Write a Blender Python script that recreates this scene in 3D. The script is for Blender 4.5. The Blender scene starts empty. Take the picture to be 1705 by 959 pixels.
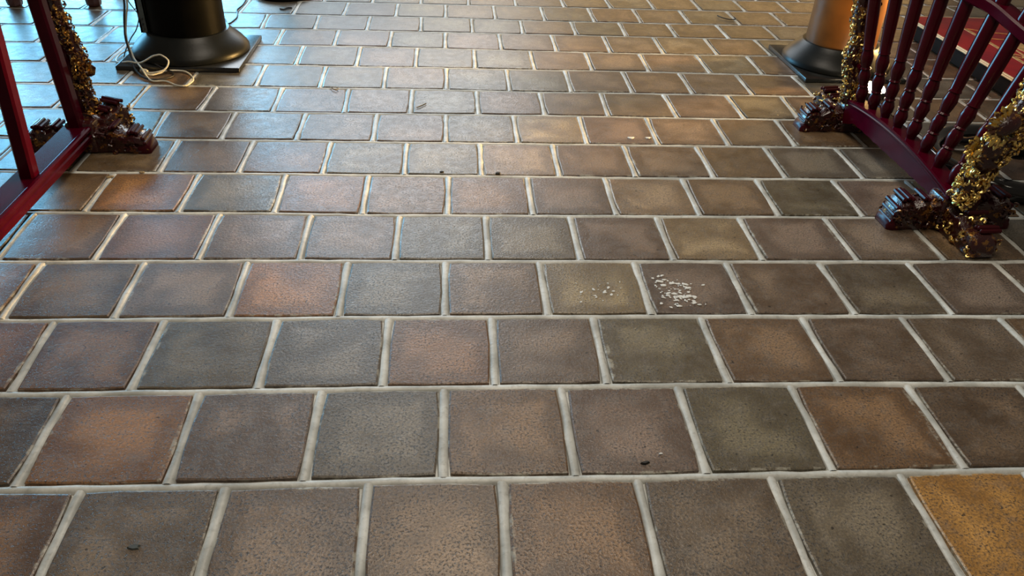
import bpy, math, random
from mathutils import Vector, Matrix
R = random.Random(7)
S = 0.33            # one tile pitch in metres; all coordinates below are in tile units (u right, v away, z up)
scene = bpy.context.scene
C = scene.collection

# ---------------------------------------------------------------- camera
F_PX, PITCH, ROLL, YAW, CAM_H = 1306.82, math.radians(34.160), math.radians(2.8124), math.radians(5.1847), 4.3755
cs, sn = math.cos(YAW), math.sin(YAW)
right = Vector((cs, -sn, 0)); fh = Vector((sn, cs, 0)); zz = Vector((0, 0, 1))
fwd = fh*math.cos(PITCH) - zz*math.sin(PITCH)
up = fh*math.sin(PITCH) + zz*math.cos(PITCH)
r2 = right*math.cos(ROLL) + up*math.sin(ROLL)
u2 = up*math.cos(ROLL) - right*math.sin(ROLL)
cd = bpy.data.cameras.new('camera'); cam = bpy.data.objects.new('camera', cd); C.objects.link(cam)
cd.sensor_fit = 'HORIZONTAL'; cd.sensor_width = 36.0; cd.lens = 36.0*F_PX/1705.0; cd.clip_start = .05; cd.clip_end = 100
m = Matrix((r2, u2, -fwd)).transposed().to_4x4(); m.translation = Vector((0, 0, CAM_H*S)); cam.matrix_world = m
scene.camera = cam

# ---------------------------------------------------------------- world, lights, exposure
scene.view_settings.view_transform = 'Standard'
try: scene.view_settings.look = 'None'
except Exception: pass
scene.view_settings.gamma = 1.0
scene.view_settings.use_curve_mapping = False
scene.view_settings.exposure = 0.0
w = bpy.data.worlds.new('world'); scene.world = w; w.use_nodes = True
bg = w.node_tree.nodes['Background']; bg.inputs[0].default_value = (1.0, .86, .70, 1); bg.inputs[1].default_value = .10

def area(name, loc, target, sx, sy, power, col, spread=180):
    l = bpy.data.lights.new(name, 'AREA'); l.shape = 'RECTANGLE'; l.size = sx; l.size_y = sy; l.energy = power; l.color = col
    l.spread = math.radians(spread)
    o = bpy.data.objects.new(name, l); C.objects.link(o); o.location = loc
    o.rotation_euler = (Vector(target)-Vector(loc)).to_track_quat('-Z', 'Y').to_euler()
    return o
# daylight: an open doorway far left in the back wall, and a high window beside it (metres)
area('doorway_daylight', (-5.1, 9.5, 1.12), (-5.1, 0, 1.12), 5.4, 2.2, 700, (.20, .64, 1.0))
area('high_window_daylight', (-.8, 9.5, 3.1), (-.8, 0, 3.1), 3.4, 3.2, 205, (.84, .93, 1.0))
# lamps in the hall: a warm ceiling lamp and an added overhead fill, one towards the back on the right
area('warm_overhead_light', (.1, 3.3, 4.3), (.1, 3.3, 0), 1.4, 1.4, 74, (1.0, .89, .74))  # second overhead light, added to brighten the middle of the floor
area('warm_overhead_light', (.6, 1.2, 4.2), (.6, 1.3, 0), 1.6, 1.6, 40, (1.0, .89, .72))
area('side_hall_lamp_light', (4.9, 5.3, .95), (2.25, 4.46, .85), .35, .35, 60, (1.0, .60, .20), 34)
area('lamplit_side_hall', (2.6, 9.5, .72), (2.6, 0, .72), 6.4, 1.25, 40, (1.0, .60, .20))

# ---------------------------------------------------------------- materials
def newmat(name):
    m = bpy.data.materials.new(name); m.use_nodes = True; nt = m.node_tree
    return m, nt, nt.nodes['Principled BSDF']
def N(nt, t, **k):
    n = nt.nodes.new(t)
    for a, b in k.items():
        if a in n.inputs: n.inputs[a].default_value = b
        else: setattr(n, a, b)
    return n
def mth(nt, op, a, b=None, clamp=False):
    n = nt.nodes.new('ShaderNodeMath'); n.operation = op; n.use_clamp = clamp
    for i, x in enumerate((a, b)):
        if x is None: continue
        if isinstance(x, (int, float)): n.inputs[i].default_value = x
        else: nt.links.new(x, n.inputs[i])
    return n.outputs[0]
def ramp(nt, x, lo, hi, a=0., b=1.):
    n = nt.nodes.new('ShaderNodeMapRange'); n.interpolation_type = 'SMOOTHSTEP'
    nt.links.new(x, n.inputs[0]); n.inputs[1].default_value = lo; n.inputs[2].default_value = hi; n.inputs[3].default_value = a; n.inputs[4].default_value = b
    return n.outputs[0]
def mixc(nt, f, a, b, mode='MIX'):
    n = nt.nodes.new('ShaderNodeMix'); n.data_type = 'RGBA'; n.blend_type = mode
    for i, x in ((0, f), (6, a), (7, b)):
        if isinstance(x, (int, float)): n.inputs[i].default_value = x
        elif isinstance(x, tuple): n.inputs[i].default_value = (*x, 1)
        else: nt.links.new(x, n.inputs[i])
    return n.outputs[2]
def noise(nt, vec, scale, detail=3, rough=.5, dist=0):
    n = nt.nodes.new('ShaderNodeTexNoise'); nt.links.new(vec, n.inputs['Vector'])
    n.inputs['Scale'].default_value = scale; n.inputs['Detail'].default_value = detail; n.inputs['Roughness'].default_value = rough; n.inputs['Distortion'].default_value = dist
    return n.outputs['Fac']
def bump(nt, h, strength, dist, bs):
    n = nt.nodes.new('ShaderNodeBump'); n.inputs['Strength'].default_value = strength; n.inputs['Distance'].default_value = dist
    nt.links.new(h, n.inputs['Height']); nt.links.new(n.outputs[0], bs.inputs['Normal'])

def tile_material(name, island=False):
    m, nt, bs = newmat(name); L = nt.links
    tc = nt.nodes.new('ShaderNodeTexCoord'); oi = nt.nodes.new('ShaderNodeObjectInfo')
    off = nt.nodes.new('ShaderNodeVectorMath'); off.operation = 'ADD'
    cx = nt.nodes.new('ShaderNodeCombineXYZ')
    rnd = oi.outputs['Random']
    if island:
        g = nt.nodes.new('ShaderNodeNewGeometry'); rnd = g.outputs['Random Per Island']
    L.new(mth(nt, 'MULTIPLY', rnd, 37.), cx.inputs[0]); L.new(mth(nt, 'MULTIPLY', rnd, 91.), cx.inputs[1])
    L.new(tc.outputs['Object'], off.inputs[0]); L.new(cx.outputs[0], off.inputs[1]); v = off.outputs[0]
    sp = nt.nodes.new('ShaderNodeSeparateXYZ'); L.new(tc.outputs['Object'], sp.inputs[0])
    if island:
        base = mixc(nt, rnd, (.17, .115, .075), (.15, .13, .10)); edge = mth(nt, 'ADD', 0., 0.)
    else:
        base = oi.outputs['Color']
        edge = mth(nt, 'MAXIMUM', mth(nt, 'ABSOLUTE', sp.outputs[0]), mth(nt, 'ABSOLUTE', sp.outputs[1]))
    n1 = noise(nt, v, 9, 3, .55); n2 = noise(nt, v, 26, 3, .6); n3 = noise(nt, v, 4.5, 1)
    # kiln flash: a paler middle with a soft ragged border
    e2 = mth(nt, 'ADD', edge, mth(nt, 'MULTIPLY', mth(nt, 'SUBTRACT', n1, .5), .13))
    flash = mth(nt, 'MULTIPLY', ramp(nt, e2, .085, .125, 1, 0), ramp(nt, n3, .36, .62))
    col = mixc(nt, ramp(nt, n1, .3, .7), mixc(nt, 1., base, (.66, .62, .58), 'MULTIPLY'), base)
    col = mixc(nt, mth(nt, 'MULTIPLY', flash, .9), col, mixc(nt, 1., base, (1.60, 1.62, 1.62), 'MULTIPLY'))
    col = mixc(nt, mth(nt, 'MULTIPLY', ramp(nt, n2, .48, .72), .30), col, (.19, .165, .14))
    # pits and specks
    f1 = noise(nt, v, 160, 3, .65); f2 = noise(nt, v, 105, 2, .5)
    pit = mth(nt, 'MULTIPLY', ramp(nt, f1, .55, .64), ramp(nt, n1, .35, .6, .35, 1))
    col = mixc(nt, 1., col, mixc(nt, ramp(nt, f1, .32, .56), (1.28, 1.26, 1.22), (.82, .82, .82)), 'MULTIPLY')
    col = mixc(nt, mth(nt, 'MULTIPLY', pit, .75), col, (.03, .022, .018))
    spk = ramp(nt, noise(nt, v, 55, 1), .735, .76)
    col = mixc(nt, mth(nt, 'MULTIPLY', spk, .8), col, (.015, .012, .01))
    if not island:   # mortar smeared over the arris
        sm = mth(nt, 'MULTIPLY', ramp(nt, edge, .1475, .1515), ramp(nt, noise(nt, v, 24, 3, .7), .46, .62))
        col = mixc(nt, mth(nt, 'MULTIPLY', sm, .7), col, (.42, .40, .33))
    L.new(col, bs.inputs['Base Color'])
    L.new(ramp(nt, n2, .3, .7, .29, .42), bs.inputs['Roughness'])
    bs.inputs['IOR'].default_value = 1.6
    h = mth(nt, 'SUBTRACT', mth(nt, 'ADD', mth(nt, 'MULTIPLY', f2, .5), mth(nt, 'MULTIPLY', f1, .6)), mth(nt, 'MULTIPLY', pit, .5))
    h = mth(nt, 'ADD', h, mth(nt, 'MULTIPLY', n1, 1.2))
    bump(nt, h, .75, .0022, bs)
    return m
def mortar_material():
    m, nt, bs = newmat('mortar'); tc = nt.nodes.new('ShaderNodeTexCoord'); v = tc.outputs['Object']
    n1 = noise(nt, v, 7, 4, .6); n2 = noise(nt, v, 60, 3, .7)
    col = mixc(nt, ramp(nt, n1, .3, .7), (.40, .405, .375), (.74, .75, .71))
    col = mixc(nt, mth(nt, 'MULTIPLY', ramp(nt, n2, .5, .75), .35), col, (.20, .19, .15))
    nt.links.new(col, bs.inputs['Base Color']); bs.inputs['Roughness'].default_value = .42
    bump(nt, n2, .5, .002, bs)
    return m
def plain(name, col, rough=.4, metal=0, coat=0, spec=None, var=.25, nscale=14, bmp=0.):
    m, nt, bs = newmat(name); tc = nt.nodes.new('ShaderNodeTexCoord'); n = noise(nt, tc.outputs['Object'], nscale, 3)
    c = mixc(nt, ramp(nt, n, .3, .7), tuple(x*(1-var) for x in col), tuple(min(1, x*(1+var)) for x in col))
    nt.links.new(c, bs.inputs['Base Color'])
    bs.inputs['Roughness'].default_value = rough; bs.inputs['Metallic'].default_value = metal
    if spec is not None: bs.inputs['Specular IOR Level'].default_value = spec
    bs.inputs['Coat Weight'].default_value = coat; bs.inputs['Coat Roughness'].default_value = .06
    if bmp: bump(nt, noise(nt, tc.outputs['Object'], 90, 2), bmp, .002, bs)
    return m
def gilt(name, gold, under, lo, hi, rough=.24):
    m, nt, bs = newmat(name); tc = nt.nodes.new('ShaderNodeTexCoord'); v = tc.outputs['Object']
    n = noise(nt, v, 34, 3, .6); k = ramp(nt, n, lo, hi)
    nt.links.new(mixc(nt, k, under, gold), bs.inputs['Base Color']); nt.links.new(k, bs.inputs['Metallic'])
    bs.inputs['Roughness'].default_value = rough; bs.inputs['Coat Weight'].default_value = .5; bs.inputs['Coat Roughness'].default_value = .08
    bump(nt, noise(nt, v, 130, 2), .6, .004, bs)
    return m
TILE = tile_material('glazed_brick_tile'); TILE_I = tile_material('glazed_brick_tile_far', True); MORTAR = mortar_material()
RED = plain('dark_red_lacquer', (.055, .0004, .006), .20, coat=.0, var=.12, spec=.28)
RAIL_RED = plain('dark_red_rail_lacquer', (.060, .0004, .008), .22, var=.12, spec=.10)
RIDGE = plain('dark_red_ridge', (.040, .001, .004), .30, var=.15, spec=.25)
RED_L = plain('wine_red_lacquer', (.048, .0005, .007), .18, coat=.0, var=.12, spec=.16)
BRONZE = gilt('dark_red_gilt_rubbed', (.50, .24, .06), (.035, .005, .005), .55, .68)
GOLD = gilt('bright_gilding', (1.0, .72, .22), (.09, .025, .008), .40, .50)
GOLD_D = gilt('antique_gilding', (.85, .48, .10), (.07, .015, .008), .44, .58)
BLACK = plain('black_lacquer', (.006, .006, .006), .12, coat=.6)
SHADED_COL = plain('shaded_pillar_lacquer', (.002, .002, .0015), .45)  # backlit shade of the left pillar put into the colour; lacquer itself is brown
SHADED_COL.node_tree.nodes['Principled BSDF'].inputs['Specular IOR Level'].default_value = .07
BROWN_COL = plain('brown_pillar_lacquer', (.19, .068, .012), .36, coat=.0, spec=.3, var=.3, nscale=5)
PLINTH = plain('dark_stone', (.007, .008, .0075), .36, coat=.0, spec=.24, var=.2, bmp=.12)
PLATE = plain('black_plate', (.016, .017, .017), .24, var=.2)
CHANNEL = plain('grey_painted_steel', (.085, .095, .09), .45)
WHITE_CABLE = plain('white_plastic', (.62, .61, .52), .45, var=.06)
DARK_CABLE = plain('dark_rubber', (.02, .02, .022), .5)
MAROON = plain('red_brown_wood', (.10, .035, .03), .35, coat=.3)
PAINT = plain('white_paint', (.80, .80, .76), .5, var=.03)
DEBRIS = plain('dark_debris', (.02, .017, .014), .7)
LEAF = plain('dry_leaf', (.30, .22, .11), .6)
CREAM = plain('cream_edge', (.70, .58, .34), .5, var=.08)
BLACK_MATT = plain('black_cloth', (.005, .005, .005), .7, spec=.08)

# ---------------------------------------------------------------- mesh helpers (tile units in, metres out)
def tag(o, label=None, cat=None, group=None, kind=None):
    if label: o['label'] = label
    if cat: o['category'] = cat
    if group: o['group'] = group
    if kind: o['kind'] = kind
    return o
def thing(name, label, cat, loc, group=None):
    o = bpy.data.objects.new(name, None); C.objects.link(o); o.empty_display_size = .05
    o.location = Vector(loc)*S; return tag(o, label, cat, group)
class MB:
    def __init__(s): s.v = []; s.f = []
    def add(s, vs, fs):
        b = len(s.v); s.v += [Vector(x) for x in vs]; s.f += [tuple(i+b for i in f) for f in fs]; return s
    def box(s, a, b, bev=0.):
        (x0, y0, z0), (x1, y1, z1) = a, b
        if not bev:
            return s.add([(x0,y0,z0),(x1,y0,z0),(x1,y1,z0),(x0,y1,z0),(x0,y0,z1),(x1,y0,z1),(x1,y1,z1),(x0,y1,z1)],
                         [(3,2,1,0),(4,5,6,7),(0,1,5,4),(1,2,6,5),(2,3,7,6),(3,0,4,7)])
        poly = []
        for i, (cx, cy) in enumerate(((x1-bev, y1-bev), (x0+bev, y1-bev), (x0+bev, y0+bev), (x1-bev, y0+bev))):
            for k in range(4):
                a2 = (i+k/3)*math.pi/2; poly.append((cx+bev*math.cos(a2), cy+bev*math.sin(a2)))
        mx, my = (x0+x1)/2, (y0+y1)/2
        def ring(z, q): return [(mx+(x-mx)*(1-q/(abs(x1-x0)/2)), my+(y-my)*(1-q/(abs(y1-y0)/2)), z) for x, y in poly]
        rings = [ring(z0, bev*.5), ring(z0+bev*.5, 0), ring(z1-bev, 0), ring(z1-bev*.3, bev*.3), ring(z1, bev)]
        return s.loft(rings)
    def loft(s, rings, cap=True, closed=True):
        n = len(rings[0]); b = len(s.v)
        for r in rings: s.v += [Vector(x) for x in r]
        for i in range(len(rings)-1):
            for k in range(n if closed else n-1):
                k2 = (k+1) % n; s.f.append((b+i*n+k, b+i*n+k2, b+(i+1)*n+k2, b+(i+1)*n+k))
        if cap:
            s.f.append(tuple(b+k for k in reversed(range(n)))); e = b+(len(rings)-1)*n; s.f.append(tuple(e+k for k in range(n)))
        return s
    def tube(s, path, rad, seg=8, flat=1., upv=None):
        P = [Vector(p) for p in path]; n = len(P); rings = []
        if isinstance(rad, (int, float)): rad = [rad]*n
        prev = None
        for i, p in enumerate(P):
            t = (P[min(i+1, n-1)]-P[max(i-1, 0)]); t = t.normalized() if t.length > 1e-9 else Vector((0, 0, 1))
            ref = upv or prev or (Vector((0, 0, 1)) if abs(t.z) < .9 else Vector((0, 1, 0)))
            a = t.cross(Vector(ref)); a = a.normalized() if a.length > 1e-6 else t.orthogonal().normalized()
            b = a.cross(t).normalized(); prev = b if upv is None else None
            rings.append([p+(a*math.cos(q)+b*math.sin(q)*flat)*rad[i] for q in (2*math.pi*k/seg for k in range(seg))])
        return s.loft(rings)
    def lathe(s, prof, c, seg=40, rot=0):
        return s.loft([[(c[0]+r*math.cos(rot+2*math.pi*k/seg), c[1]+r*math.sin(rot+2*math.pi*k/seg), c[2]+z) for k in range(seg)] for r, z in prof])
    def torus(s, c, Rm, rm, seg=48, ms=12, fl=1.):
        b = len(s.v)
        for i in range(seg):
            a = 2*math.pi*i/seg
            for k in range(ms):
                q = 2*math.pi*k/ms; s.v.append(Vector((c[0]+(Rm+rm*math.cos(q))*math.cos(a), c[1]+(Rm+rm*math.cos(q))*math.sin(a), c[2]+rm*fl*math.sin(q))))
        for i in range(seg):
            for k in range(ms):
                i2 = (i+1) % seg; k2 = (k+1) % ms; s.f.append((b+i*ms+k, b+i2*ms+k, b+i2*ms+k2, b+i*ms+k2))
        return s
    def blob(s, c, ax, seg=8, rings=5):      # ellipsoid with three axis vectors
        X, Y, Z = [Vector(a) for a in ax]; c = Vector(c); rr = []
        for i in range(rings+1):
            th = math.pi*(i+.15)/(rings+.3)
            rr.append([c+Z*math.cos(th)+(X*math.cos(a)+Y*math.sin(a))*math.sin(th) for a in (2*math.pi*k/seg for k in range(seg))])
        return s.loft(rr[::-1])
    def build(s, name, mat, parent=None, origin=(0, 0, 0), smooth=True, kind=None, label=None, own=False, ang=38):
        o0 = Vector(origin); me = bpy.data.meshes.new(name)
        me.from_pydata([(v-o0)*S for v in s.v], [], s.f); me.materials.append(mat)
        if smooth:
            me.polygons.foreach_set('use_smooth', [True]*len(me.polygons))
            try: me.set_sharp_from_angle(angle=math.radians(ang))
            except Exception: pass
        o = bpy.data.objects.new(name, me); C.objects.link(o)
        if parent is not None:
            o.parent = parent
            if own: o.location = o0*S - parent.location
        else: o.location = o0*S
        return tag(o, label=label, kind=kind)
def lerp(a, b, t): return tuple(x+(y-x)*t for x, y in zip(a, b))

# ---------------------------------------------------------------- the floor: measured joint lines of the running-bond tiles
LINES={
1:[(-3.15,3.943),(-1.39,3.944),(-0.49,3.960),(1.40,3.941),(3.33,3.944),(4.37,3.939)],
2:[(-3.60,4.939),(-1.59,4.950),(-0.56,4.964),(1.61,4.963),(3.81,4.951),(4.99,4.924)],
3:[(-4.05,5.929),(-1.79,5.941),(-0.62,5.953),(1.83,5.954),(4.30,5.935),(5.62,5.917)],
4:[(-4.50,6.914),(-1.99,6.937),(-0.68,6.933),(2.03,6.932),(4.78,6.927),(6.27,6.935)],
5:[(-4.65,7.930),(-2.19,7.934),(-0.75,7.906),(2.23,7.916),(4.42,7.912)],
6:[(-5.42,8.945),(-3.66,8.933),(-2.39,8.938),(-0.82,8.928),(2.44,8.916),(4.83,8.923)],
7:[(-5.87,9.935),(-3.77,9.936),(-2.58,9.937),(-0.89,9.925),(2.64,9.926),(5.23,9.922)],
8:[(-6.33,10.937),(-4.56,10.939),(-2.98,10.912),(-0.74,10.931),(1.47,10.947),(3.35,10.928)],
9:[(-6.77,11.913),(-4.41,11.933),(-3.08,11.928),(-1.76,11.933),(-0.22,11.952),(1.23,11.907),(2.82,11.932),(4.14,11.929)],
10:[(-7.21,12.887),(-3.30,12.992),(-1.88,12.955),(-0.24,12.981),(1.32,12.958),(3.02,12.981),(4.42,12.950),(5.83,12.923)],
11:[(-7.66,13.864),(-2.00,14.042),(-0.25,14.024),(1.40,13.977),(2.88,13.957),(4.71,13.972)],
12:[(-8.12,14.888),(-2.12,15.001),(1.49,14.997),(4.99,14.995)],
13:[(-2.23,15.952),(-0.28,15.997),(1.57,15.906),(5.26,15.947)],
14:[(-1.03,16.956),(1.66,16.983),(5.55,17.000)],
}
JOINTS={
0:[(-2.605,-2.586),(-1.617,-1.605),(-0.618,-0.597),(0.356,0.344),(1.356,1.345),(2.364,2.350),(3.375,3.361)],
1:[(-3.082,-3.070),(-2.055,-2.031),(-1.081,-1.080),(-0.077,-0.078),(0.905,0.902),(1.900,1.895),(2.893,2.871),(3.929,3.923)],
2:[(-3.583,-3.538),(-2.621,-2.616),(-1.614,-1.608),(-0.599,-0.590),(0.364,0.350),(1.323,1.305),(2.363,2.365),(3.359,3.358),(4.363,4.344)],
3:[(-4.094,-4.063),(-3.105,-3.087),(-2.087,-2.066),(-1.083,-1.070),(-0.082,-0.076),(0.897,0.897),(1.904,1.903),(2.898,2.887),(3.924,3.922),(4.921,4.916)],
4:[(-4.590,-4.556),(-3.631,-3.616),(-2.603,-2.595),(-1.598,-1.577),(-0.607,-0.604),(0.371,0.370),(1.349,1.346),(2.359,2.354),(3.348,3.325),(4.382,4.383)],
5:[(-4.092,-4.085),(-3.079,-3.077),(-2.044,-2.013),(-1.040,-1.031),(-0.055,-0.059),(0.930,0.924),(1.913,1.897),(2.915,2.901),(3.884,3.850),(4.900,4.890)],
6:[(-3.608,-3.580),(-2.641,-2.634),(-1.624,-1.615),(-0.619,-0.607),(0.365,0.360),(1.352,1.347),(2.339,2.324),(3.359,3.351),(4.327,4.298),(5.358,5.342)],
7:[(-4.039,-3.986),(-3.091,-3.083),(-2.103,-2.096),(-1.094,-1.077),(-0.099,-0.094),(0.889,0.889),(1.858,1.838),(2.863,2.839),(3.868,3.846),(4.839,4.798)],
8:[(-4.606,-4.593),(-3.610,-3.609),(-2.611,-2.588),(-1.606,-1.570),(-0.627,-0.620),(0.376,0.377),(1.361,1.361),(2.332,2.305),(3.352,3.346),(4.382,4.382),(5.288,5.228)],
9:[(-3.056,-3.033),(-2.085,-2.061),(-1.097,-1.080),(-0.103,-0.099),(0.903,0.899),(1.891,1.875),(2.870,2.863),(3.858,3.848),(4.848,4.830)],
10:[(-2.620,-2.595),(-1.625,-1.604),(-0.628,-0.622),(0.379,0.378),(1.379,1.380),(2.377,2.367),(3.370,3.347),(4.411,4.418),(5.365,5.335)],
11:[(-3.127,-3.103),(-2.117,-2.099),(-1.135,-1.132),(-0.136,-0.131),(0.876,0.876),(1.867,1.863),(2.862,2.852),(3.841,3.823),(4.847,4.836)],
12:[(-3.588,-3.533),(-2.607,-2.566),(-1.619,-1.606),(-0.613,-0.599),(0.376,0.380),(1.352,1.335),(2.361,2.358),(3.340,3.327),(4.331,4.320),(5.353,5.354),(6.340,6.340)],
13:[(-3.132,-3.124),(-2.146,-2.151),(-1.130,-1.124),(-0.141,-0.137),(0.859,0.855),(1.852,1.846),(2.858,2.854),(3.830,3.809),(4.839,4.816),(5.881,5.884),(6.844,6.820)],
14:[(0.347,0.334),(1.349,1.342),(2.350,2.369),(3.352,3.371),(4.322,4.311),(5.341,5.335),(6.325,6.316),(7.325,7.297)],
}
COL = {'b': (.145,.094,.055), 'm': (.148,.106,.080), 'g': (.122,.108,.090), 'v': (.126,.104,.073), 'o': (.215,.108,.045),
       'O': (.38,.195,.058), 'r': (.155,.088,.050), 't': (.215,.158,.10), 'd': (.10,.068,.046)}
# colour of each tile between measured joints, first letter: the tile left of the first joint
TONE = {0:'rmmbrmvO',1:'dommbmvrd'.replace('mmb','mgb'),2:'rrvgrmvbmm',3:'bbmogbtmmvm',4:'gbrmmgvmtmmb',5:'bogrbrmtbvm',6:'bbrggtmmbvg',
        7:'gbmmmgtmmbb',8:'gbgmmgmmmmvb',9:'gggmggmbmb',10:'ggmggmmmvb',11:'gmmgmmbmtb',12:'ggmmvvbvbbbv',13:'ggmvbbvrbvbb',14:'vbdbvbvbbb'}
HG = .0375
def row_v(j, u):
    if j in LINES:
        P = LINES[j]
        if u <= P[0][0]: return P[0][1]
        for (a, va), (b, vb) in zip(P, P[1:]):
            if u <= b: return va+(vb-va)*(u-a)/(b-a)
        return P[-1][1]
    return 2.940+j-(.02 if j < 1 else 0)
def joints(j):
    if j in JOINTS: base = list(JOINTS[j])
    else:
        o = -.618 if (j % 2 == 0) else -.12
        base = [(o, o), (o+1, o+1)]
    rr = random.Random(100+j); n0 = 0
    while base[0][0] > -12:
        a = base[0][0]-1+rr.uniform(-.012, .012); base.insert(0, (a+.006, a-.006)); n0 += 1
    while base[-1][0] < 16:
        a = base[-1][0]+1+rr.uniform(-.012, .012); base.append((a-.004, a+.004))
    return base, n0
bed = MB().box((-12.5, 1.5, -.30), (16.5, 21.5, -.035))
FLOOR = bed.build('floor', MORTAR, smooth=False, kind='structure')
tag(FLOOR, 'floor of square brown and grey brick tiles in pale mortar')
mortar = MB(); rest = MB(); singles = []
def tile_geo(mb, q, rr, fine=True):
    # q: corners (near-left, near-right, far-right, far-left)
    n = 3 if fine else 1; out = []
    for i in range(4):
        a, b = Vector(q[i]), Vector(q[(i+1) % 4]); d = (b-a).normalized(); nn = Vector((-d.y, d.x))
        for k in range(n):
            t = k/n
            if k == 0:
                prev = (Vector(q[(i-1) % 4])-a).normalized(); p = a+(d+prev)*rr.uniform(.006, .02)
            else: p = a+(b-a)*(t+rr.uniform(-.08, .08))+nn*rr.uniform(-.006, .006)
            out.append(p)
    cx = sum((p.x for p in out))/len(out); cy = sum((p.y for p in out))/len(out)
    tx, ty, z0 = rr.uniform(-.003, .003), rr.uniform(-.003, .003), rr.uniform(-.004, .004)
    def ring(ins, z): return [(cx+(p.x-cx)*(1-ins), cy+(p.y-cy)*(1-ins), z+(z0+tx*(p.x-cx)+ty*(p.y-cy) if z > -.03 else 0)) for p in out]
    mb.loft([ring(0, -.10), ring(0, -.006), ring(.03, 0.)])
    return cx, cy
for j in range(-1, 18):
    B, n0 = joints(j); ch = TONE.get(j, ''); rr = random.Random(500+j)
    wob = {}
    for i in range(len(B)-1):
        (lt, lb), (rt, rb) = B[i], B[i+1]
        v0, v1 = (row_v(j, lb), row_v(j, rb)), (row_v(j+1, lt), row_v(j+1, rt))
        q = [(lb+HG, v0[0]+HG), (rb-HG, v0[1]+HG), (rt-HG, v1[1]-HG), (lt+HG, v1[0]-HG)]
        vm = (v0[0]+v1[0])/2; um = (lb+rb)/2
        uL, uR = -2.83-(vm-3.23)*.453, 3.78+(vm-3.0)*.633
        vis = uL-.75 < um < uR+.75 and -0.5 <= j <= 15.5
        k = i-n0+1
        if vis: singles.append((j, q, ch[k] if 0 <= k < len(ch) else None, rr.random()))
        else: tile_geo(rest, q, rr, False)
    # bead of mortar across the head of this row, and between its tiles
    P = []; u = -12.
    while u < 16: P.append(u); u += .17
    rings = []
    for u in P:
        c = row_v(j, u)+R.uniform(-.004, .004); wd = HG+.006+R.uniform(-.005, .005); hz = R.uniform(-.004, .002)
        rings.append([(u, c-wd, -.034), (u, c-wd*.72, -.012+hz), (u, c-wd*.3, -.003+hz), (u, c+wd*.35, -.004+hz), (u, c+wd*.74, -.013+hz), (u, c+wd, -.034)])
    mortar.loft(rings, cap=False, closed=False)
    for i, (t, b) in enumerate(B):
        va, vb = row_v(j, b)+HG*.6, row_v(j+1, t)-HG*.6; rings = []
        for s in range(6):
            f = s/5; c = b+(t-b)*f+R.uniform(-.005, .005); y = va+(vb-va)*f; wd = HG+.006+R.uniform(-.006, .005); hz = R.uniform(-.003, .003)
            rings.append([(c+wd, y, -.034), (c+wd*.72, y, -.013+hz), (c+wd*.35, y, -.003+hz), (c-wd*.3, y, -.002+hz), (c-wd*.74, y, -.011+hz), (c-wd, y, -.034)])
        mortar.loft(rings, cap=False, closed=False)
mortar.build('mortar', MORTAR, FLOOR, smooth=True, kind='stuff')
rest.build('tile', TILE_I, FLOOR, smooth=False, kind='stuff', label='outlying tiles beyond the near ones')
print('single tiles', len(singles))
for (j, q, c, r) in singles:
    mb = MB(); rr = random.Random(int(r*1e9)); cx, cy = tile_geo(mb, q, rr)
    o = mb.build('tile', TILE, FLOOR, origin=(cx, cy, 0), smooth=False, own=True)
    if c is None: c = rr.choice('gmbgmvbm' if j < 12 else 'bvbtvb')
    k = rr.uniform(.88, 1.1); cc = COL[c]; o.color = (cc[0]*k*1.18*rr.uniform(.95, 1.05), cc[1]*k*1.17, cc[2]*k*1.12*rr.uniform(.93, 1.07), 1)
FLOOR.location = (0, 0, 0)
# ---------------------------------------------------------------- pillars on square plates
def pillar(cu, cv, plate, shaft_mat, label):
    t = thing('pillar', label, 'pillar', (cu, cv, 0))
    (a, b), (c, d) = plate
    MB().box((a, c, 0.004), (b, d, .075), .012).build('base_plate', PLATE, t, (cu, cv, 0), label='flat black square plate')
    prof = [(.0, .075), (.915, .075), (.93, .09), (.928, .13), (.90, .175), (.85, .235), (.785, .295), (.72, .35), (.665, .40), (.64, .43), (.60, .432)]
    MB().lathe(prof, (cu, cv, 0), 72).build('flared_base', PLINTH, t, (cu, cv, 0), label='flared dark base ring')
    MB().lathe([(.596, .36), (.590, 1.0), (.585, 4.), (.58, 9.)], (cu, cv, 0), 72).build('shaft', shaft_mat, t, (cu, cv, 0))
    return t
pl = pillar(-4.36, 13.46, ((-5.30, -3.39), (12.53, 14.32)), SHADED_COL, 'round left pillar, shade put into its dark colour, on a square plate, white cable coiled at its foot')
pr = pillar(6.83, 13.52, ((5.93, 7.70), (12.56, 14.44)), BROWN_COL, 'brown round pillar lit orange from below, behind the baluster railing')
# steel channel standing along the left pillar
t = thing('steel_channel', 'grey steel channel standing upright against the left side of the left pillar', 'channel', (-5.03, 13.3, .32))
ch = MB(); ch.box((-5.03, 13.18, .41), (-5.00, 13.48, 5.0)); ch.box((-5.03, 13.18, .41), (-4.91, 13.20, 5.0)); ch.box((-4.925, 13.18, .41), (-4.91, 13.30, 5.0))
ch.build('web', CHANNEL, t, (-5.03, 13.3, .32), smooth=False)
for z in (.47, .55, .63):
    MB().tube([(-4.97, 13.185, z), (-4.97, 13.165, z)], .014, 8).build('screw', BLACK, t, (-5.03, 13.3, .32))

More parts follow.
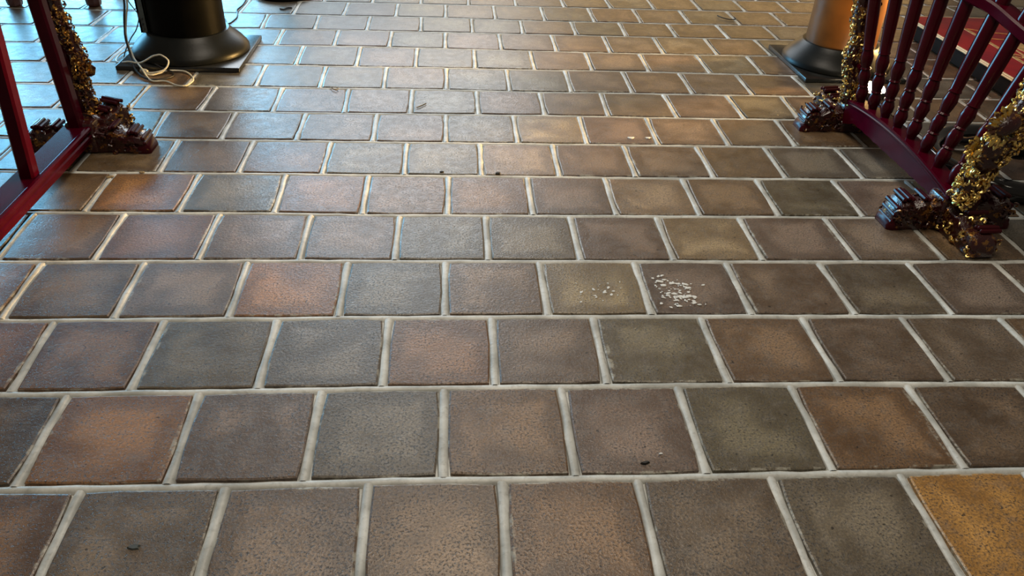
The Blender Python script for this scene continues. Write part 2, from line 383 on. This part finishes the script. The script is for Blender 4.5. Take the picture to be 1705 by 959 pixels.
# ---------------------------------------------------------------- cables
def smooth_path(P, n=6):
    P = [Vector(p) for p in P]; out = []
    for i in range(len(P)-1):
        a, b, c, d = P[max(i-1, 0)], P[i], P[i+1], P[min(i+2, len(P)-1)]
        for k in range(n):
            t = k/n; out.append(.5*((2*b)+(c-a)*t+(2*a-5*b+4*c-d)*t*t+(3*b-a-3*c+d)*t**3))
    out.append(P[-1]); return out
wp = [(-5.02, 12.95, 1.6), (-5.05, 12.95, .98), (-5.11, 12.95, .75), (-5.17, 12.95, .52), (-5.19, 12.95, .33), (-5.14, 12.9, .17), (-5.08, 12.8, .10), (-4.85, 12.4, .095), (-4.71, 12.19, .03), (-4.58, 12.04, .02), (-4.4, 12.05, .02),
      (-4.17, 11.87, .02), (-4.04, 11.88, .02), (-4.0, 12.12, .02), (-4.12, 12.37, .02), (-4.26, 12.49, .03), (-4.49, 12.46, .04), (-4.58, 12.37, .03), (-4.69, 12.28, .03), (-4.83, 12.40, .03),
      (-4.66, 12.31, .055), (-4.49, 12.37, .09), (-4.44, 12.47, .19), (-4.555, 12.54, .26), (-4.64, 12.56, .25), (-4.72, 12.58, .22), (-4.93, 12.60, .11), (-5.13, 12.68, .10), (-5.31, 12.77, .05), (-5.45, 12.98, .02), (-5.48, 13.26, .02), (-5.42, 13.48, .03), (-5.25, 13.95, .09)]
o = MB().tube(smooth_path(wp), .0135, 7).build('power_cable', WHITE_CABLE, origin=wp[0]); tag(o, 'white cable hanging down and coiled in loops at the left pillar plate', 'cable')
MB().tube([(-4.87, 12.43, .05), (-4.80, 12.40, .05), (-4.76, 12.38, .05)], [.034, .036, .02], 8).build('plug', WHITE_CABLE, o, wp[0])
wp = [(-5.08, 12.93, 1.5), (-5.09, 12.94, .98), (-5.15, 12.94, .7), (-5.20, 12.94, .40), (-5.15, 12.85, .2), (-5.09, 12.72, .11), (-4.97, 12.46, .05), (-4.76, 12.19, .02), (-4.54, 12.10, .02), (-4.36, 12.24, .02), (-4.39, 12.41, .03), (-4.56, 12.50, .06), (-4.7, 12.6, .10)]
tag(MB().tube(smooth_path(wp), .0165, 7).build('extension_cord', DARK_CABLE, origin=wp[0]), 'black cord hanging beside the white cable and curling in front of the plate', 'cord')
wp = [(-5.07, 12.98, 1.1), (-5.04, 12.98, .95), (-4.95, 13.0, .76), (-4.96, 13.0, .66), (-5.04, 13.02, .50), (-5.16, 13.05, .36), (-5.3, 13.1, .16), (-5.38, 13.15, .02)]
tag(MB().tube(smooth_path(wp), .009, 6).build('thin_wire', CHANNEL, origin=wp[0]), 'thin grey wire looping between the hanging cables and the steel channel', 'wire')
wp = [(-4.6, 15.55, .012), (-4.33, 15.52, .012), (-4.22, 15.22, .012), (-4.16, 15.21, .012), (-4.13, 15.40, .012), (-4.12, 15.62, .012), (-4.17, 15.9, .012), (-4.23, 16.15, .012), (-4.20, 16.47, .012), (-4.22, 16.84, .012), (-4.3, 17.4, .012)]
tag(MB().tube(smooth_path(wp), .014, 6).build('thin_wire', DARK_CABLE, origin=wp[0]), 'thin black wire lying crooked on the floor right of the left pillar', 'wire')

# ---------------------------------------------------------------- carving
def curl(mb, c, n, t1, size, rr):
    """a small carved scroll: a tapering hook lying on a surface with normal n"""
    n = Vector(n).normalized(); t1 = (Vector(t1)-n*Vector(t1).dot(n)).normalized(); t2 = n.cross(t1); c = Vector(c); P = []; rad = []
    sg = rr.choice((-1, 1)); k = 5; turn = rr.uniform(2.0, 4.2)
    for i in range(k):
        a = i/(k-1); r = size*(1-.55*a); q = a*turn*sg
        P.append(c+(t1*math.cos(q)+t2*math.sin(q))*r*.6+n*size*.35*math.sin(a*math.pi)); rad.append(size*(.11+.15*math.sin(a*math.pi*.8)))
    mb.tube(P, rad, 5)
def petal(mb, c, n, t1, size, rr):
    n = Vector(n).normalized(); t1 = (Vector(t1)-n*Vector(t1).dot(n)).normalized(); t2 = n.cross(t1)
    mb.blob(Vector(c)+t1*size*.4, (t2*size*.24, n*size*.17, (t1+n*.45)*size*.62), 6, 3)
def carve_tube(path, rad, count, size, seed, face=None):
    rr = random.Random(seed); mb = MB(); P = smooth_path(path, 5); n = len(P)
    for i in range(count):
        f = (i+rr.random())/count*(n-1); k = min(int(f), n-2); p = P[k].lerp(P[k+1], f-k); T = (P[k+1]-P[k]).normalized()
        a = T.orthogonal().normalized(); b = T.cross(a)
        for _ in range(20):
            q = rr.uniform(0, 2*math.pi); nn = a*math.cos(q)+b*math.sin(q)
            if face is None or nn.dot(Vector(face).normalized()) > -.15: break
        r = rad[0]+(rad[1]-rad[0])*f/(n-1); s = size*rr.uniform(.7, 1.35)
        tt = T.lerp(nn.cross(T), rr.uniform(-1, 1))
        (curl if rr.random() < .6 else petal)(mb, p+nn*r*.93, nn, tt, s, rr)
    return mb
def carve_box(mb, a, b, count, size, seed, faces):
    rr = random.Random(seed); a, b = Vector(a), Vector(b)
    for i in range(count):
        ax, sg = rr.choice(faces); p = Vector([rr.uniform(a[k], b[k]) for k in range(3)]); nn = Vector((0, 0, 0)); nn[ax] = sg; p[ax] = (b if sg > 0 else a)[ax]
        (curl if rr.random() < .55 else petal)(mb, p, nn, Vector((rr.uniform(-1, 1), rr.uniform(-1, 1), rr.uniform(-1, 1))), size*rr.uniform(.7, 1.3), rr)
    return mb

def foot(parent, org, c, arms, mat, carvemat, seed):
    """one carved foot: a cross of low arms, each with a scrolled tip, ridges across it and carving on its faces"""
    core = MB().box((c[0]-.17, c[1]-.17, .0), (c[0]+.17, c[1]+.17, .40), .04).build('foot', BRONZE, parent, org)
    for i, (d, ln, hh, wd, cm, tip) in enumerate(arms):
        d = Vector(d).normalized(); s = Vector((-d.y, d.x, 0)); c3 = Vector((c[0], c[1], 0))
        # side profile (along, height), swollen in width at the tip like a lobed cloud scroll
        prof = [(.10, .0, .94, .86), (.25, .0, .88, .95), (.40, .0, .80, .85), (.52, .01, .90, 1.0), (.66, .0, .74, .92), (.78, .0, .86, 1.0), (.90, .0, .80, 1.02), (.97, .03, .60, .9), (1.0, .07, .38, .7)]
        rings = []
        for (f, z0, z1, wq) in prof:
            w2 = wd/2*wq; z1h = z1*hh*(tip if f > .6 else 1); z0h = z0*hh+.002; p = c3+d*ln*f
            rings.append([p+s*x*w2+Vector((0, 0, z0h+(z1h-z0h)*z)) for x, z in ((-.92, 0), (.92, 0), (1, .12), (.86, .40), (1, .62), (.9, .88), (.55, 1), (-.55, 1), (-.9, .88), (-1, .62), (-.86, .40), (-1, .12))])
        MB().loft(rings).build('foot_scroll', BRONZE, core, org)
        if i != 2:
            rings = []
            for f, z0, z1, q in ((.86, .0, .12, .98), (.98, .0, .13, 1.0), (1.03, .0, .09, .92), (1.055, .0, .04, .8)):
                p = c3+d*ln*f; w2 = wd/2*q; rings.append([p+s*x*w2+Vector((0, 0, z0+.003+(z1-z0)*z)) for x, z in ((-1, 0), (1, 0), (1, .6), (.8, 1), (-.8, 1), (-1, .6))])
            MB().loft(rings).build('foot_toe', RIDGE, core, org)
        # ridges: groups of parallel rolls lying across the arm
        for g, (f0, zz0, cnt) in enumerate(((.93, .52*hh*tip, 3), (.80, .86*hh*tip, 3), (.52, .90*hh, 2))):
            rg = MB()
            if d.y < -.5 and g == 0: continue
            sh = s*(wd*.22 if d.y < -.5 else 0)
            for k in range(cnt):
                if g == 0: p = c3+d*(ln*(f0+.055)-.012*k)+Vector((0, 0, zz0*(.35+.40*k)+.02)); w2 = wd*.46
                else: p = c3+d*(ln*f0+(k-1)*.048)+Vector((0, 0, zz0+.01+(.015 if k == 1 else 0))); w2 = wd*.40
                p = p+sh; rg.tube([p-s*w2, p-s*w2*.9, p+s*w2*.9, p+s*w2], [.010, .026, .026, .010], 8)
            rg.build('ridge', RIDGE, core, org)
        rr = random.Random(seed+i*7); mb = MB()
        for k in range(70):
            sd = rr.choice((-1, 1)); f = rr.uniform(.2, .98); z = rr.uniform(.08, .78)*hh*(tip if f > .6 else 1)
            top = rr.random() < .25
            if top: p = c3+d*ln*rr.uniform(.15, .7)+s*rr.uniform(-.3, .3)*wd+Vector((0, 0, .86*hh)); nn = Vector((0, 0, 1))
            else: p = c3+d*ln*f+s*sd*wd*.47+Vector((0, 0, z)); nn = s*sd
            (curl if rr.random() < .6 else petal)(mb, p, nn, d+Vector((0, 0, rr.uniform(-1.5, 1.5))), rr.uniform(.04, .075), rr)
        mb.build('carving', cm, core, org, kind='stuff')
    return core

# ---------------------------------------------------------------- right railing with turned balusters
def turned(p0, p1, z_on_rail=.0):
    a, b = Vector(p0), Vector(p1); ln = (b-a).length; d = (b-a).normalized()
    pr = [(0, .062), (.05, .072), (.09, .094), (.16, .102), (.21, .084), (.235, .070), (.25, .088), (.27, .072), (.32, .088), (.40, .104), (.46, .084), (.485, .070), (.50, .090), (.52, .074), (.58, .090), (.66, .104), (.72, .090), (.76, .078), (.775, .094), (.80, .082), (.95, .090), (1.2, .098)]
    pr = [(s, r) for s, r in pr if s < ln-.5]+[(ln-.35, .098), (ln-.2, .085), (ln, .075)]
    return MB().tube([a+d*s for s, r in pr], [r*.84 for s, r in pr], 14)
ORG = (5.74, 9.1, 0)
rl = thing('railing', 'dark red railing with eight turned balusters and gilded carved posts, right side', 'railing', ORG)
def ztop(v): return .60-.13*((v-9.2)/1.5)**2
mb = MB(); rings = []
for i in range(41):
    v = 10.5-(10.5-7.62)*i/40; zt = ztop(v); zb = .27+.012*abs(math.sin(i*.9))-.16*max(0, abs(v-9.05)-1.05)/.4
    zb = max(zb, .10)
    rings.append([(5.63, v, zb), (5.845, v, zb), (5.845, v, zt-.05), (5.865, v, zt-.035), (5.865, v, zt-.01), (5.85, v, zt), (5.63, v, zt), (5.612, v, zt-.012), (5.612, v, zt-.03), (5.628, v, zt-.042), (5.618, v, zt-.055), (5.618, v, zt-.072), (5.63, v, zt-.085)])
mb.loft(rings).build('bottom_rail', RAIL_RED, rl, ORG, ang=14)
# handrail, arched like the bottom rail; balusters pass through it to a top rail
tops = [(5.47, 2.16), (5.57, 2.26), (5.66, 2.33), (5.76, 2.36), (5.86, 2.34), (6.01, 2.27), (6.09, 2.17), (6.18, 2.06)]
bv = [10.29-.35*i for i in range(8)]
for v, (tu, tz) in zip(bv, tops):
    b = Vector((5.74, v, ztop(v)-.01)); e = Vector((tu, v, tz)); d = (e-b).normalized()
    turned(b, e+d*.45).build('baluster', RED, rl, ORG)
rings = []
HV = [10.62]+bv+[7.50]; HT = [(5.42, 2.05)]+tops+[(6.24, 1.94)]
for p in smooth_path([(u, v, z) for v, (u, z) in zip(HV, HT)], 4):
    rings.append([(p.x+x, p.y, p.z+z) for x, z in ((-.09, -.06), (.09, -.06), (.11, -.04), (.11, .06), (.09, .08), (-.09, .08), (-.11, .06), (-.11, -.04))])
MB().loft(rings).build('handrail', RAIL_RED, rl, ORG, ang=20)
rings = []
for p in smooth_path([(u, v, z+.5) for v, (u, z) in zip(HV, HT)], 4):
    rings.append([(p.x+x, p.y, p.z+z) for x, z in ((-.10, -.06), (.10, -.06), (.12, 0), (.08, .08), (-.08, .08), (-.12, 0))])
MB().loft(rings).build('top_rail', RED, rl, ORG)
def post(parent, org, core_path, gold_path, cr, gr, mat, gmat, cnt, size, seed, extra=None):
    P = smooth_path(core_path, 4)
    rings = [[(p.x+x*cr, p.y+y*cr, p.z) for x, y in ((-.8, -1), (.8, -1), (1, -.8), (1, .8), (.8, 1), (-.8, 1), (-1, .8), (-1, -.8))] for p in P]
    q = MB().loft(rings).build('post', mat, parent, org)
    G = smooth_path(gold_path, 4); rr = random.Random(seed); n = len(G)
    MB().tube(G, [(gr[0]+(gr[1]-gr[0])*i/(n-1))*(.78+.12*math.sin(i*1.3)) for i in range(n)], 12).build('dragon_body', BRONZE, q, org)
    mb = carve_tube(gold_path, gr, cnt, size, seed)
    if extra: extra(mb, rr)
    mb.build('gilded_carving', gmat, q, org, kind='stuff', label='gilded dragon scrollwork')
    return q
def head(mb, rr):
    # rounded mask with fins standing off the body
    c = Vector((5.70, 7.36, 1.42))
    for k in range(9):
        a = -1.2+k*.3; petal(mb, c+Vector((-.12*math.cos(a), -.1, .14*math.sin(a))), (-.3, -1, .2), (-math.cos(a), -.2, math.sin(a)), .13, rr)
    c = Vector((5.58, 7.4, 1.12))
    for k in range(6):
        a = 2.2+k*.4; petal(mb, c, (-.2, -1, .1), (math.cos(a), -.3, math.sin(a)), .17, rr)
    for k in range(10): curl(mb, (5.58+.05*k+rr.uniform(-.05, .05), 7.36, 1.05+.06*k), (-.3, -1, .3), (1, 0, 1), .12, rr)
post(rl, ORG, [(5.84, 7.62, .2), (5.88, 7.62, .7), (6.0, 7.62, 1.2), (6.12, 7.6, 1.7), (6.2, 7.6, 2.2)],
     [(5.66, 7.50, .44), (5.70, 7.48, .62), (5.76, 7.50, .80), (5.80, 7.48, 1.0), (5.90, 7.48, 1.22), (5.99, 7.48, 1.42), (6.08, 7.5, 1.7), (6.2, 7.5, 2.2)], .10, (.13, .22), RED, GOLD, 700, .052, 11, head)
post(rl, ORG, [(5.76, 10.60, .2), (5.72, 10.62, .8), (5.66, 10.64, 1.4), (5.6, 10.66, 2.4)],
     [(5.66, 10.52, .44), (5.63, 10.5, .66), (5.60, 10.5, .86), (5.52, 10.5, 1.10), (5.56, 10.5, 1.35), (5.50, 10.5, 1.6), (5.47, 10.5, 1.9), (5.45, 10.5, 2.4)], .09, (.10, .13), RED, GOLD, 520, .044, 23)
# short spindles joining the far post to the first baluster
for z in (1.0, 1.32, 1.62, 1.86):
    MB().tube([(5.66, 10.62, z), (5.65, 10.56, z), (5.62, 10.42, z), (5.60, 10.30, z)], [.03, .045, .03, .035], 8).build('spindle', RED, rl, ORG)
for q in [x for x in rl.children if x.name.startswith('post')][:1]:
    MB().blob((5.72, 7.36, 1.42), ((.16, 0, .03), (0, .13, .03), (.03, 0, .12)), 14, 8).build('dragon_mask', BRONZE, q, ORG)
    MB().blob((5.70, 7.34, 1.15), ((.12, 0, .06), (0, .06, .02), (-.03, 0, .10)), 14, 8).build('medallion', BRONZE, q, ORG)
foot(rl, ORG, (5.74, 7.76), [((-1, 0, 0), .70, .40, .34, BRONZE, 1.05), ((1, .05, 0), .74, .42, .34, BRONZE, 1.1), ((.06, -1, 0), .80, .38, .32, GOLD, .85)], RED, BRONZE, 5)
foot(rl, ORG, (5.80, 10.60), [((-1, 0, 0), .72, .38, .32, BRONZE, .95), ((1, 0, 0), .62, .36, .32, BRONZE, 1.), ((-.22, 1, 0), .70, .40, .34, GOLD, 1.15)], RED, BRONZE, 9)

# ---------------------------------------------------------------- left railing with plain square balusters
ORL = (-4.65, 8.0, 0)
ll = thing('railing', 'wine red railing with plain thick bars and a gilded dragon post, left side', 'railing', ORL)
rings = []
for v in (10.0, 9.5, 9.0, 8.0, 7.0, 6.0, 5.0, 4.2):
    zt = .36
    rings.append([(-4.80, v, .16), (-4.50, v, .16), (-4.50, v, .20), (-4.485, v, .215), (-4.485, v, .245), (-4.50, v, .26), (-4.50, v, zt-.06), (-4.47, v, zt-.045), (-4.47, v, zt-.015), (-4.485, v, zt), (-4.515, v, zt+.004), (-4.53, v, zt-.006), (-4.80, v, zt-.006), (-4.82, v, zt-.02), (-4.82, v, zt-.05), (-4.80, v, zt-.06)])
MB().loft(rings).build('bottom_rail', RED_L, ll, ORL, smooth=False)
for v, u0, u1 in ((9.5, -4.65, -4.70), (8.1, -4.62, -4.53), (6.7, -4.65, -4.58), (5.3, -4.65, -4.62)):
    rings = [[(u+x*.08, v+y*.08, z) for x, y in ((-.7, -1), (.7, -1), (1, -.7), (1, .7), (.7, 1), (-.7, 1), (-1, .7), (-1, -.7))] for u, z in ((u0, .34), (u0+(u1-u0)*.5, 1.1), (u1, 1.85), (u1+(u1-u0)*.2, 2.35))]
    MB().loft(rings).build('baluster', RED_L, ll, ORL)
MB().box((-4.85, 4.2, 2.30), (-4.50, 10.0, 2.52), .03).build('handrail', RED_L, ll, ORL)
post(ll, ORL, [(-4.76, 9.98, .2), (-4.80, 9.98, 1.0), (-4.83, 10.0, 1.6), (-4.85, 10.0, 2.4)],
     [(-4.58, 9.93, .36), (-4.62, 9.93, .58), (-4.65, 9.93, .76), (-4.60, 9.9, .92), (-4.58, 9.9, 1.08), (-4.65, 9.93, 1.28), (-4.69, 9.93, 1.5), (-4.71, 9.93, 1.7), (-4.72, 9.95, 2.4)], .10, (.085, .105), RED, GOLD_D, 520, .044, 31,
     lambda mb, rr: [petal(mb, (-4.52, 9.86, .86+.04*k), (0, -1, 0), (1, 0, .6-.2*k), .13, rr) for k in range(4)])
for z in (1.0, 1.15, 1.6):
    MB().tube([(-4.82, 9.90, z), (-4.80, 9.80, z), (-4.74, 9.68, z), (-4.72, 9.60, z)], [.03, .045, .03, .035], 8).build('spindle', RED, ll, ORL)
foot(ll, ORL, (-4.62, 9.62), [((-1, 0, 0), .66, .34, .32, BRONZE, 1.05), ((1, 0, 0), .76, .34, .34, BRONZE, .85), ((.45, 1, 0), .62, .46, .36, GOLD_D, 1.15)], RED, BRONZE, 15)

post(ll, ORL, [(-4.76, 4.15, .2), (-4.80, 4.15, 1.0), (-4.83, 4.15, 2.4)], [(-4.62, 4.2, .36), (-4.66, 4.18, 1.0), (-4.70, 4.2, 1.6), (-4.72, 4.2, 2.4)], .10, (.085, .105), RED, GOLD_D, 200, .05, 41)
foot(ll, ORL, (-4.62, 4.3), [((-1, 0, 0), .66, .34, .32, BRONZE, 1.05), ((1, 0, 0), .70, .34, .34, BRONZE, .9), ((0, -1, 0), .62, .40, .34, GOLD_D, .9)], RED, BRONZE, 19)

# ---------------------------------------------------------------- red platform behind the right railing
def redmat():
    m, nt, bs = newmat('crimson_carpet'); tc = nt.nodes.new('ShaderNodeTexCoord'); n = noise(nt, tc.outputs['Object'], 5, 3)
    nt.links.new(mixc(nt, ramp(nt, n, .3, .7), (.20, .004, .016), (.34, .010, .012)), bs.inputs['Base Color']); bs.inputs['Roughness'].default_value = .6
    bump(nt, noise(nt, tc.outputs['Object'], 260, 2), .4, .002, bs); return m
CRIMSON = redmat(); ORANGE = plain('orange_embroidery', (.62, .26, .08), .6, var=.3, nscale=25); TAN = plain('gold_embroidery', (.55, .36, .14), .6, var=.35, nscale=30)
PO = (10.3, 12.0, 0); t = thing('low_platform', 'low crimson carpeted platform with cream piping on a black base, behind the right railing', 'platform', PO)
MB().box((9.06, 7.0, .05), (13.0, 15.35, .34), .03).build('base', BLACK_MATT, t, PO)
MB().box((9.03, 6.95, .335), (13.1, 15.42, .40), .04).build('carpet', CRIMSON, t, PO)
pp = MB(); u0, u1, v0, v1 = 9.03, 13.1, 6.95, 15.42
for dz in (0, .03):
    pp.tube([(u1, v0, .352+dz), (u0+.1, v0, .352+dz), (u0-.012, v0+.1, .352+dz), (u0-.012, v1-.16, .352+dz), (u0+.05, v1-.04, .352+dz), (u0+.2, v1+.012, .352+dz), (u1, v1+.012, .352+dz)], .018, 6)
pp.build('piping', CREAM, t, PO)
def ribbon(P, w, mat, nm):
    mb = MB(); P = smooth_path(P, 5); rings = []
    for i, p in enumerate(P):
        d = (P[min(i+1, len(P)-1)]-P[max(i-1, 0)]).normalized(); s = Vector((-d.y, d.x, 0))*w/2
        rings.append([p-s, p+s, p+s+Vector((0, 0, .008)), p-s+Vector((0, 0, .008))])
    mb.loft(rings).build(nm, mat, t, PO, smooth=False)
z = .400
ribbon([(9.75, 14.6, z), (9.72, 13.6, z), (9.66, 12.4, z), (9.62, 11.0, z), (9.6, 9.0, z)], .07, TAN, 'embroidery')
ribbon([(9.75, 14.6, z), (10.4, 14.3, z), (11.2, 14.5, z), (12.4, 14.4, z)], .06, ORANGE, 'embroidery')
ribbon([(9.80, 14.0, z), (10.3, 13.9, z), (10.9, 14.05, z), (12.0, 13.9, z)], .05, ORANGE, 'embroidery')
ribbon([(10.0, 13.5, z), (9.9, 12.6, z), (9.88, 11.6, z), (9.85, 10, z)], .035, TAN, 'embroidery')
mb = MB()
poly = [(10.05, 13.4), (10.2, 13.75), (10.7, 13.55), (11.3, 13.7), (11.6, 13.0), (11.1, 12.2), (10.5, 12.0), (10.15, 12.6)]
mb.loft([[(x, y, z) for x, y in poly], [(x, y, z+.008) for x, y in poly]]).build('embroidery', TAN, t, PO, smooth=False)
for k in range(7):
    a = 12.9-k*.42; ribbon([(9.70, a, z), (9.78, a+.16, z), (9.88, a+.05, z), (9.80, a-.06, z), (9.74, a+.04, z)], .03, TAN, 'embroidery')
MB().lathe([(.0, 0), (.06, 0), (.055, .06), (0, .06)], (9.25, 15.2, 0), 12).build('caster', CHANNEL, t, PO)

# ---------------------------------------------------------------- black ring base behind the near gilded post
RO = (7.45, 9.2, 0); t = thing('ring_stand', 'glossy black round stand with a tubular ring base, behind the near right post', 'stand', RO)
MB().torus((7.45, 9.2, .13), .98, .128, 72, 14).build('ring_base', BLACK, t, RO)
for k in range(4):
    a = .6+k*math.pi/2; d = Vector((math.cos(a), math.sin(a), 0)); c = Vector(RO)
    MB().tube([c+Vector((0, 0, .5)), c+d*.3+Vector((0, 0, .36)), c+d*.62+Vector((0, 0, .2)), c+d*.93+Vector((0, 0, .15))], [.08, .07, .06, .055], 10).build('spoke', BLACK, t, RO)
MB().lathe([(0, .25), (.18, .25), (.20, .5), (.12, .62), (.10, 1.0), (.10, 3.0), (0, 3.0)], RO, 24).build('stem', BLACK, t, RO)

# ---------------------------------------------------------------- floor uplight in front of the brown pillar
def glow():
    m, nt, bs = newmat('lamp_glass'); bs.inputs['Base Color'].default_value = (1, .9, .7, 1)
    bs.inputs['Emission Color'].default_value = (1.0, .80, .50, 1); bs.inputs['Emission Strength'].default_value = 30; return m
UO = (6.80, 12.05, 0); t = thing('floor_uplight', 'small round floor uplight glowing warm white in front of the brown pillar', 'lamp', UO)
K = 1.28
MB().lathe([(r*K, z) for r, z in [(0, .0), (.20, .0), (.23, .02), (.235, .09), (.215, .115), (.19, .10), (.18, .07), (0, .07)]], UO, 36).build('housing', BLACK, t, UO)
MB().lathe([(r*K, z) for r, z in [(0, .070), (.185, .080), (.19, .11), (.17, .15), (.10, .18), (0, .19)]], UO, 32).build('lamp_glass', glow(), t, UO)
sp = bpy.data.lights.new('uplight_beam', 'SPOT'); sp.energy = 6; sp.color = (1, .62, .24); sp.spot_size = math.radians(120); sp.spot_blend = .8; sp.shadow_soft_size = .04
so = bpy.data.objects.new('uplight_beam', sp); C.objects.link(so); so.parent = t; so.location = (.02*S, 0, .28*S); so.rotation_euler = Vector((.35, .55, 1)).to_track_quat('-Z', 'Y').to_euler()

# ---------------------------------------------------------------- things cut by the top edge of the picture
so_ = (-7.68, 16.8, 0); t = thing('wooden_stool', 'red-brown wooden stool, only two octagonal legs in view at upper left', 'stool', so_)
for (u, v) in ((-8.38, 16.1), (-6.96, 16.22), (-8.38, 17.5), (-6.96, 17.6)):
    MB().lathe([(.105, .0), (.13, .02), (.14, .06), (.15, .25), (.13, .5), (.12, 1.3)], (u, v, 0), 8, .39).build('leg', MAROON, t, so_, smooth=False)
MB().box((-8.6, 15.9, 1.3), (-6.75, 17.8, 1.45), .04).build('seat', MAROON, t, so_)
do = (-3.52, 17.38, 0); t = thing('pedestal', 'round black pedestal standing beyond the left pillar, only its rim in view', 'pedestal', do)
MB().lathe([(0, .0), (.56, .0), (.60, .03), (.60, .12), (.54, .17), (.20, .22), (.14, .35), (.12, 1.8), (0, 1.8)], do, 48).build('base', BLACK_MATT, t, do)
MB().lathe([(0, 1.8), (.5, 1.8), (.52, 1.86), (.5, 1.92), (0, 1.92)], do, 48).build('top', BLACK_MATT, t, do)

# ---------------------------------------------------------------- small litter and marks
def fleck(mb, u, v, r, h, rr, el=1., rot=0.):
    n = 8; P = []
    for k in range(n):
        a = 2*math.pi*k/n; q = r*rr.uniform(.55, 1.2); x, y = math.cos(a)*q*el, math.sin(a)*q
        P.append((u+x*math.cos(rot)-y*math.sin(rot), v+x*math.sin(rot)+y*math.cos(rot)))
    mb.loft([[(x, y, .003) for x, y in P], [(u+(x-u)*.75, v+(y-v)*.75, .003+h) for x, y in P]])
rr = random.Random(3); mb = MB()
for k in range(80):
    u = 2.22+.12*rr.gauss(0, 1); v = 6.36+.12*rr.gauss(0, 1)
    fleck(mb, u, v, rr.choice((.005, .008, .012, .016)), .002, rr, rr.uniform(1, 2.2), rr.uniform(0, 3))
for (a, b, r) in ((2.10, 6.53, .026), (2.15, 6.56, .02), (2.12, 6.46, .026), (2.21, 6.49, .024), (2.35, 6.48, .024), (2.37, 6.41, .024), (2.20, 6.31, .022), (2.24, 6.26, .024), (2.29, 6.25, .024), (2.34, 6.27, .024), (2.38, 6.26, .022), (2.36, 6.15, .02), (2.13, 6.28, .016), (2.40, 6.12, .014), (2.20, 6.10, .016)):
    fleck(mb, a, b, r, .005, rr, 1.8, rr.uniform(-.5, .5))
tag(mb.build('paint_fleck', PAINT, origin=(2.1, 6.37, 0), smooth=False), 'cluster of white paint flecks spattered on a brown tile right of the middle', 'paint', kind='stuff')
mb = MB()
for k in range(26): fleck(mb, 1.44+.17*rr.gauss(0, 1), 6.33+.12*rr.gauss(0, 1), rr.choice((.005, .008, .013)), .004, rr, rr.uniform(1, 2.5), rr.uniform(0, 3))
for (a, b) in ((1.27, 6.34), (1.50, 6.35), (1.55, 6.42), (1.56, 6.30)): fleck(mb, a, b, .018, .005, rr, 1.6, 1.)
tag(mb.build('paint_fleck', PAINT, origin=(1.44, 6.33, 0), smooth=False), 'sparse cream paint specks on the tan tile left of the white cluster', 'paint', kind='stuff')
def litter(name, label, cat, mat, u, v, r, h, el, rot, seed):
    r_ = random.Random(seed); m_ = MB(); fleck(m_, u, v, r, h, r_, el, rot); fleck(m_, u+r*.8, v+r*.2, r*.6, h*.8, r_, 1.2, rot+.6)
    return tag(m_.build(name, mat, origin=(u, v, 0), smooth=False), label, cat)
litter('chip', 'dark grey oblong chip on the tile near the lower left corner', 'chip', CHANNEL, -2.08, 3.42, .022, .012, 2.4, .0, 1)
litter('dead_insect', 'small dark insect-like speck on a tile near the bottom centre right', 'debris', DEBRIS, 1.44, 4.07, .016, .014, 2.2, .1, 2)
litter('paint_chip', 'single white chip just right of the dark insect-like speck', 'chip', PAINT, 1.58, 4.16, .013, .007, 1.2, .4, 3)
litter('dry_leaf', 'pale dry leaf crumb on the mortar below the left gilded foot', 'leaf', LEAF, -3.77, 8.93, .025, .01, 2., .0, 4)
litter('dry_leaf', 'pale crumb at the head of a mortar joint left of the leaf crumb', 'leaf', LEAF, -4.09, 8.79, .03, .01, 1.5, .3, 5)
litter('crumb', 'black crumb at the near edge of a tile, right one of two in the middle', 'crumb', DEBRIS, .56, 8.985, .028, .014, 1.5, .0, 6)
litter('crumb', 'black crumb at the near edge of a tile, left one of two in the middle', 'crumb', DEBRIS, -.14, 9.01, .022, .012, 1.5, .0, 7)
litter('paint_chip', 'white scrap on a tile in the upper middle right, left of a pair', 'chip', PAINT, 2.49, 10.15, .035, .008, 1.9, .0, 8)
litter('paint_chip', 'white scrap beside a mortar joint, right of a pair', 'chip', PAINT, 2.74, 10.16, .028, .008, 2.2, .2, 9)
tag(MB().tube(smooth_path([(5.55, 16.55, .02), (5.62, 16.38, .02), (5.74, 16.28, .02), (5.86, 16.3, .02), (5.88, 16.45, .02)]), .011, 5).build('twig', DEBRIS, origin=(5.7, 16.4, 0)), 'thin dark curled twig on the far golden tiles', 'twig')
tag(MB().tube(smooth_path([(-3.42, 16.25, .02), (-3.34, 16.22, .02), (-3.28, 16.34, .02), (-3.20, 16.34, .02)]), .014, 5).build('twig', DEBRIS, origin=(-3.3, 16.3, 0)), 'short dark twig on the blue-lit tiles beyond the left pillar', 'twig')
tag(MB().tube(smooth_path([(-.53, 11.14, .015), (-.47, 11.2, .018), (-.40, 11.3, .015)]), .009, 5).build('twig', LEAF, origin=(-.46, 11.22, 0)), 'tiny pale brown splinter on a tile in the upper middle', 'twig')
tag(MB().tube(smooth_path([(-1.90, 11.94, .02), (-1.85, 11.86, .02), (-1.79, 11.80, .02), (-1.76, 11.86, .02), (-1.82, 11.92, .02)]), .008, 5).build('thread_curl', LEAF, origin=(-1.84, 11.86, 0)), 'pale thread curl lying on the mortar in the blue-grey lit tiles', 'thread')
